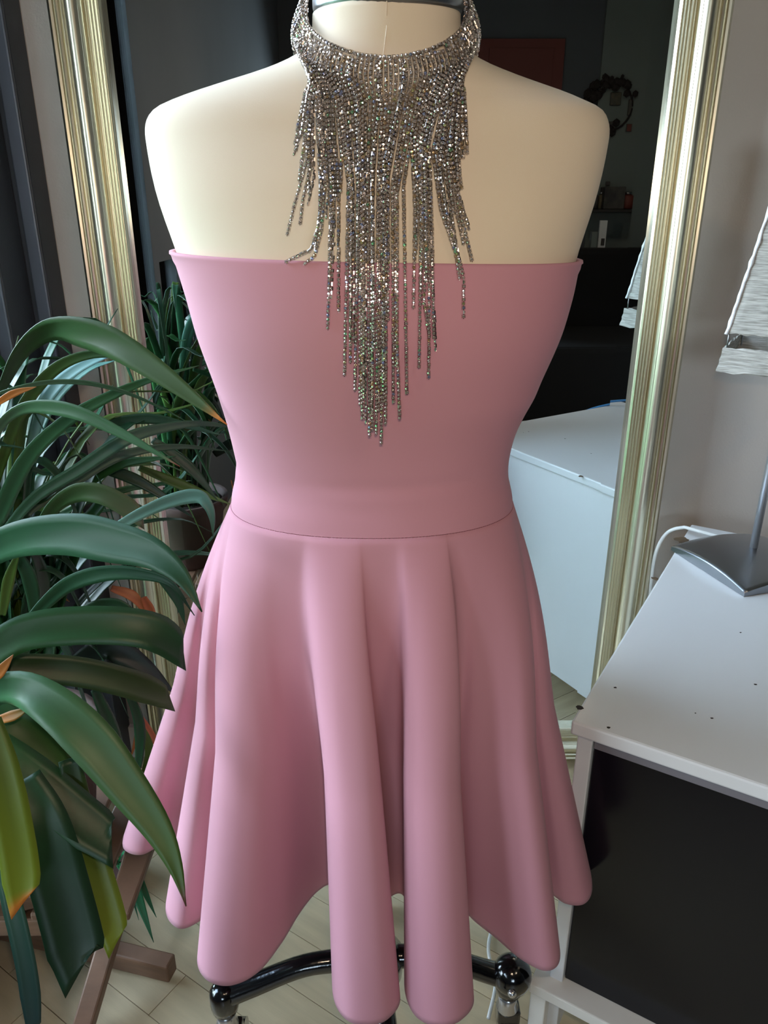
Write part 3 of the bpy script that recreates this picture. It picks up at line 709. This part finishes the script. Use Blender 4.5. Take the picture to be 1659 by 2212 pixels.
DG = (20, 54, 28); MG = (32, 76, 34); OG = (62, 86, 28); YG = (118, 138, 36); BR = (150, 100, 56); OR = (196, 120, 50); GG = (70, 98, 74); BG = (40, 84, 58)
crown = Vector((PC.x, PC.y, SZ+.19))
def LF(pts, D0, D1, wpx, tip, cols, tilt=0, root=False, **k):
    n_ = len(pts); P = [pt(x, y, D0+(D1-D0)*i/(n_-1)) for i, (x, y) in enumerate(pts)]
    w = wpx/F*((P[n_//2]-Vector((0, 0, H))).length)*1.0
    if root: P = [crown+Vector((random.uniform(-.03, .03), random.uniform(-.03, .03), -.01)), crown.lerp(P[0], .5)+Vector((0, 0, .04))]+P
    return leafmesh(P, w, tip, cols, tilt, **k)
random.seed(5)
G3 = lambda a, b, c=None: (a, b, c or b)
LF([(-20, 900), (10, 830), (45, 765), (95, 722), (150, 716), (235, 738), (330, 795), (415, 858), (490, 917)], .80, .66, 74, 'point', G3(DG, (52, 72, 24), OR), (.9, 0), pk=.62, base=.2)
LF([(-40, 1150), (0, 1010), (45, 890), (110, 805), (185, 768), (270, 770), (350, 800)], .86, .86, 30, 'thin', G3(OG, DG), .2)
LF([(40, 1100), (70, 950), (100, 860), (160, 800), (240, 762), (300, 750)], .90, .95, 34, 'thin', G3(BG, (120, 160, 160)), -.5)
LF([(60, 1110), (75, 960), (115, 865), (185, 800), (250, 778)], .92, .97, 30, 'thin', G3(BG, (110, 160, 150)), -.6)
LF([(-30, 860), (40, 838), (110, 826), (190, 828), (270, 848), (345, 880), (410, 915)], .76, .78, 13, 'thin', G3(GG, DG), .5)
LF([(-30, 980), (5, 915), (50, 884), (105, 880), (170, 893), (250, 930), (320, 968), (388, 1008)], .70, .62, 32, 'point', G3(GG, MG, (120, 70, 56)), .35)
LF([(-40, 1200), (0, 1110), (60, 990), (150, 905), (250, 850), (340, 815), (430, 790)], .80, .84, 40, 'thin', G3(BG, MG), .15, root=True)
LF([(-20, 1190), (70, 1080), (170, 1015), (270, 950), (350, 925), (440, 915), (540, 930)], .80, .92, 34, 'thin', G3(BG, DG), .1)
LF([(-20, 1160), (50, 1110), (150, 1045), (260, 985), (380, 965), (500, 975)], .84, .98, 30, 'thin', G3(GG, DG), .2)
LF([(80, 1150), (115, 1098), (160, 1068), (210, 1066), (265, 1090), (312, 1125)], .78, .76, 42, 'cut', G3(MG, (64, 66, 40)), .3)
LF([(225, 1155), (300, 1112), (370, 1082), (425, 1072), (448, 1090), (458, 1120), (460, 1160)], .74, .72, 38, 'thin', G3((100, 140, 130), DG), .25)
LF([(-60, 1215), (0, 1180), (70, 1160), (160, 1156), (250, 1172), (330, 1196), (392, 1245), (436, 1322)], .66, .56, 92, 'point', G3(BG, DG), .15, base=.7)
LF([(60, 1345), (100, 1302), (150, 1262), (220, 1240), (300, 1240), (370, 1262), (420, 1330)], .72, .72, 42, 'thin', G3(BG, DG), .2)
LF([(-60, 1440), (0, 1395), (60, 1365), (150, 1352), (260, 1352), (340, 1368), (405, 1415)], .62, .66, 76, 'cut', G3(MG, DG), -.1, base=.8)
LF([(-50, 1440), (20, 1442), (100, 1445), (190, 1455), (290, 1480), (375, 1512)], .66, .72, 58, 'cut', G3(DG, (48, 66, 30)), .1, base=.8)
LF([(-70, 1560), (-20, 1500), (45, 1490), (120, 1530), (200, 1605), (275, 1700), (340, 1790), (378, 1870), (402, 1958)], .62, .50, 88, 'point', G3(BG, OG, (90, 60, 50)), .1, base=.6)
LF([(-40, 1530), (30, 1560), (95, 1620), (150, 1680), (200, 1750)], .64, .62, 84, 'thin', G3(MG, OG), .1, base=.8)
LF([(-60, 1590), (0, 1630), (80, 1690), (170, 1765), (250, 1830)], .60, .56, 84, 'cut', G3(MG, DG), -.1, base=.8)
LF([(40, 1690), (90, 1780), (125, 1900), (155, 2010), (178, 2110)], .57, .50, 98, 'cut', G3(DG, (24, 52, 34)), .1, base=.8)
LF([(150, 1640), (175, 1760), (205, 1870), (232, 1960), (254, 2045)], .60, .53, 54, 'cut', G3(DG, YG), 0, base=.7)
LF([(-30, 1560), (0, 1650), (22, 1750), (42, 1860), (52, 1960)], .56, .50, 64, 'cut', G3(OG, YG, OR), 0, base=.8)
LF([(-30, 1800), (5, 1880), (32, 1980), (58, 2100), (75, 2230)], .54, .47, 34, 'cut', G3(BG, (36, 60, 60)), .3)
LF([(-20, 880), (30, 850), (78, 836)], .72, .72, 17, 'thin', G3(OR, BR), .2, label='dry brown leaf tip')
LF([(-30, 1480), (0, 1450), (28, 1415)], .6, .6, 26, 'thin', G3(OR, BR), 0, label='dry orange leaf')
LF([(-20, 1560), (30, 1545), (64, 1528)], .6, .6, 24, 'thin', G3(OR, OG), 0, label='orange brown leaf end')
for pts, D, w, c in (([(205, 1490), (235, 1560), (262, 1640), (290, 1720)], .80, 34, DG), ([(275, 1490), (300, 1560), (300, 1640), (285, 1720)], .82, 26, DG), ([(300, 1560), (322, 1620), (300, 1690)], .86, 20, OG),
                     ([(20, 1180), (60, 1240), (75, 1330), (60, 1420)], .80, 34, DG), ([(70, 1180), (95, 1260), (90, 1360)], .84, 30, DG), ([(5, 1330), (20, 1250), (45, 1180)], .78, 26, OG),
                     ([(120, 1400), (180, 1330), (260, 1310), (330, 1380)], .86, 44, DG), ([(150, 1440), (230, 1400), (310, 1440), (380, 1500)], .86, 60, (20, 34, 24)), ([(330, 1230), (380, 1290), (400, 1350)], .84, 26, DG),
                     ([(60, 1640), (110, 1720), (150, 1850)], .62, 50, (22, 40, 26)), ([(330, 950), (410, 1010), (470, 1080)], .96, 30, DG), ([(300, 1010), (400, 1050), (500, 1090)], .98, 26, OG), ([(200, 920), (330, 905), (480, 940)], 1.0, 26, DG), ([(180, 1000), (300, 1040), (420, 1120)], 1.0, 30, DG),
                     ([(70, 1110), (180, 1140), (280, 1230)], .9, 34, DG), ([(120, 1100), (240, 1010), (380, 985)], .95, 28, MG)):
    LF(pts, D, D, w, 'thin', G3(c, c), random.uniform(-.3, .3))
for pts, D, w in (([(240, 1270), (290, 1290), (325, 1340)], .9, 26), ([(310, 1290), (325, 1330), (318, 1400)], .9, 26), ([(285, 1500), (300, 1560), (282, 1640)], .88, 18), ([(300, 1540), (335, 1600), (345, 1650)], .88, 14), ([(75, 1270), (120, 1280), (150, 1300)], .88, 14), ([(225, 1530), (250, 1600), (270, 1650)], .86, 16)):
    LF(pts, D, D, w, 'thin', G3((150, 84, 50), (170, 110, 60)), random.uniform(-.3, .3), label='dry orange brown leaf')
# leaves all round the crown, many of them seen only in the mirror
random.seed(21)
for i in range(64):
    az = random.uniform(-pi, pi) if i > 30 else random.uniform(-.2, 1.9)
    reach = random.uniform(.20, .44); rise = random.uniform(.18, .46) if i % 3 else random.uniform(.42, .56); droop = random.uniform(-.05, .22)
    d = Vector((cos(az), sin(az), 0))
    lim = 10
    if d.x < 0: lim = (.60+PC.x)/max(.001, -d.x)
    if d.y > 0: lim = min(lim, (1.27-PC.y)/d.y)
    if d.y < -.3: lim = min(lim, .16)
    if d.x > .3 and d.y < .55: lim = min(lim, .13)
    reach = min(reach, max(.05, lim-.01))
    c = crown+Vector((random.uniform(-.05, .05), random.uniform(-.05, .05), -.02))
    P = [c, c+d*reach*.15+Vector((0, 0, rise*.55)), c+d*reach*.45+Vector((0, 0, rise*.95)), c+d*reach*.78+Vector((0, 0, rise-.02)), c+d*reach+Vector((0, 0, rise-droop))]
    cc = random.choice((DG, MG, DG, OG, BG))
    leafmesh(P, random.uniform(.018, .03), 'thin', (cc, cc, cc), random.uniform(-.3, .3), nrm=Vector((0, 0, 1))-d*.2, n=20)
# canes
for i in range(5):
    a0 = crown+Vector((random.uniform(-.05, .05), random.uniform(-.05, .05), -.03)); a1 = a0+Vector((random.uniform(-.03, .05), random.uniform(-.04, .04), .16+.05*i/3))
    tubeo('cane', [a0, a0.lerp(a1, .5)+Vector((.006, 0, 0)), a1], .008, mat('cane', (70, 58, 46), .8), plant, 8, n=8)
# small plant standing on the floor behind the stand
sp = empty('small_floor_plant', ptz(262, 1905, 0), 'small plant on the floor behind the wooden stand, pointed green leaves', 'plant')
bse = ptz(262, 1905, 0)
latheo('pot', [(.03, .0), (.034, .004), (.040, .05), (.037, .05), (.034, .046), (.01, .046)], (bse.x, bse.y, 0), m_pot, sp, 24)
for tip_, w in (((338, 1982), 22), ((332, 2036), 26), ((300, 1988), 12), ((300, 1905), 10), ((225, 1960), 18), ((268, 1800), 20), ((240, 1780), 20)):
    e = ptz(tip_[0], tip_[1], .02 if tip_[1] > 1900 else .12); s_ = Vector((bse.x, bse.y, .045)); md_ = s_.lerp(e, .5)+Vector((0, 0, .045))
    leafmesh([s_, md_, e], w/F*1.25, 'point', ((36, 110, 60), (30, 92, 62), (30, 92, 62)), 0, nrm=Vector((0, -.3, 1)), n=18, parent=sp)

# ------------------------------------------------------------------ things across the room, seen in the mirror
def wallbox(name, x0, y0, x1, y1, depth, m, lab, cat, Y=YB+.024, parent=None, group=None):
    a_ = rf(x0, y1, Y); b_ = rf(x1, y0, Y); o = bxo(name, ((a_.x+b_.x)/2, Y+depth/2+.001, (a_.z+b_.z)/2), (b_.x-a_.x, depth, b_.z-a_.z), m, parent, bev=.002)
    if lab: tag(o, lab, cat, group)
    return o
d0 = rf(1225, 0, YB); dl = rf(1035, 0, YB)
door = st(bxo('door_1', ((d0.x+dl.x)/2, YB+.025, 1.03), (d0.x-dl.x, .04, 2.06), m_red))
for zc in (.5, 1.15, 1.78):
    bxo('door_panel', ((d0.x+dl.x)/2, YB+.05, zc), ((d0.x-dl.x)*.74, .01, .46), m_red, door)
bxo('door_handle', (dl.x+.07, YB+.065, 1.0), (.09, .02, .02), m_steel, door, bev=.004)
# a dark wreath of pinned pictures
random.seed(2)
wc = rf(1318, 230, YB+.03); wr = empty('wreath', wc, 'dark leafy wreath hanging on the far pale wall, seen in mirror', 'wreath')
bm = bmesh.new()
for k in range(90):
    a = random.gauss(2.6, 1.1); rr_ = random.uniform(.10, .17)
    c = Vector((wc.x+cos(a)*rr_, YB+.045+random.uniform(-.012, .02), wc.z+sin(a)*rr_)); bmesh.ops.create_icosphere(bm, subdivisions=1, radius=random.uniform(.012, .03), matrix=Matrix.Translation(c) @ Matrix.Diagonal((1, .4, 1, 1)))
bmobj('wreath_foliage', bm, mat('dark_foliage', (34, 26, 26), .8), wr)
P = [Vector((wc.x+cos(a*.2)*.135, YB+.035, wc.z+sin(a*.2)*.135)) for a in range(32)]
tubeo('wreath_ring', P, .006, mat('dark_foliage', (34, 26, 26)), wr, 6)
m_pic = mat('dark_print', (52, 50, 52), .6, rgb2=(84, 80, 74), nscale=14)
m_pic2 = mat('red_print', (110, 50, 40), .6); m_pic3 = mat('tan_print', (120, 108, 84), .6, rgb2=(70, 66, 54), nscale=16)
def picture(x0, y0, x1, y1, m, lab):
    o = wallbox('wall_picture', x0, y0, x1, y1, .012, mat('picture_edge', (60, 58, 56), .5), lab, 'picture', group=None)
    a_ = rf(x0+1, y1-1, YB+.024); b_ = rf(x1-1, y0+1, YB+.024)
    bxo('print', ((a_.x+b_.x)/2, YB+.038, (a_.z+b_.z)/2), (b_.x-a_.x, .001, b_.z-a_.z), m, o, bev=0)
picture(1302, 263, 1330, 290, m_pic, 'dark square picture under the wreath on far wall')
picture(1351, 268, 1364, 285, m_pic2, 'tiny red picture right of the dark square picture')
picture(1316, 200, 1342, 228, m_pic3, 'tan picture hanging within the wreath on far wall')
picture(1354, 215, 1366, 250, m_pic, 'narrow dark picture at the right rim of the wreath')
picture(1307, 392, 1317, 401, m_pic, 'tiny dark picture above the far shelf')
shelf = wallbox('wall_shelf', 1262, 452, 1392, 458, .22, mat('dark_shelf', (40, 34, 32), .5), 'dark shelf carrying jars on the far wall, seen in mirror', 'shelf')
def jar(px, w, h_, m, lab, cat):
    b_ = rf(px, 455, YB+.12); z0 = shelf.bound_box and (rf(1300, 452, YB+.024).z)+.0015
    e = empty(cat.replace(' ', '_'), (b_.x, b_.y, z0), lab, cat)
    latheo('vessel', [(w*.8, 0), (w, .01), (w, h_*.75), (w*.55, h_*.85)], (b_.x, b_.y, z0), m, e, 16)
    latheo('lid', [(w*.6, h_*.85), (w*.6, h_), (w*.3, h_*1.02)], (b_.x, b_.y, z0), m_steel, e, 16)
jar(1283, .022, .10, m_pic, 'dark jar at the left end of the far shelf', 'jar'); jar(1295, .014, .10, m_pic3, 'slim tan bottle on the far shelf beside dark jar', 'bottle'); jar(1352, .045, .10, m_pic2, 'wide red canister on the far shelf', 'canister')
z0 = rf(1300, 452, YB+.024).z
tag(bxo('shelf_box', (rf(1320, 430, YB+.11).x, YB+.13, z0+.0665), (.13, .12, .13), m_pic, bev=.004), 'square black box in the middle of the far shelf', 'box')
zt = rf(1300, 475, YB+.3).z
cb2 = tag(bxo('far_counter', (rf(1320, 500, YB+.2).x+.05, YB+.18, zt/2-.1), (.62, .3, zt-.2), mat('dark_counter', (30, 32, 38), .5)), 'dark counter below the far shelf, seen in mirror', 'counter')
for (x0, y0, x1, y1), dd, lab, cat, nm in (((1288, 476, 1311, 545), .02, 'white paper roll standing in front of far counter', 'paper roll', 'paper_roll'),):
    o = wallbox(nm, x0, y0, x1, y1, dd, m_white, lab, cat, Y=YB+.335)
    o2 = wallbox('dark_slot', 1297, 515, 1306, 530, .004, m_pic, None, None, Y=YB+.357, parent=None); o2.parent = o
bx_ = wallbox('white_bin', 1270, 500, 1287, 547, .05, m_far, 'pale bin left of the white paper roll at far counter', 'bin', Y=YB+.335)
# dark sofa low across the room, and a dark leafless cable line on the far wall
sofa = empty('sofa', (1.5, -1.9, 0), 'black sofa in the dark part of the room, seen in mirror', 'sofa')
m_sofa = mat('black_fabric', (16, 16, 18), .95)
for nm, c, s in (('seat', (1.5, -1.75, .24), (1.9, .8, .4)), ('backrest', (1.5, -2.2, .45), (1.9, .18, .88)), ('armrest', (.48, -1.8, .32), (.14, .9, .6)), ('armrest', (2.52, -1.8, .32), (.14, .9, .6))):
    bxo(nm, c, s, m_sofa, sofa, bev=.03)
gp = [rf(x, y, YB+.02) for x, y in ((240, 62), (290, 52), (330, 70), (370, 110), (410, 140), (455, 160), (500, 172))]
tag(tubeo('wall_garland', gp, .012, mat('dark_foliage', (34, 26, 26)), None, 8, n=40), 'dark garland strung in a curve on the far wall, seen in mirror', 'garland')
# unseen fitting, added to go with the warm fill light
clamp = empty('fill_light_fitting', (1.0, -.7, ZC), 'round white fitting added overhead for the warm fill light', 'lamp')
latheo('fill_light_plate', [(.19, -.06), (.2, -.05), (.2, 0)], (1.0, -.7, ZC), m_white, clamp, 32)
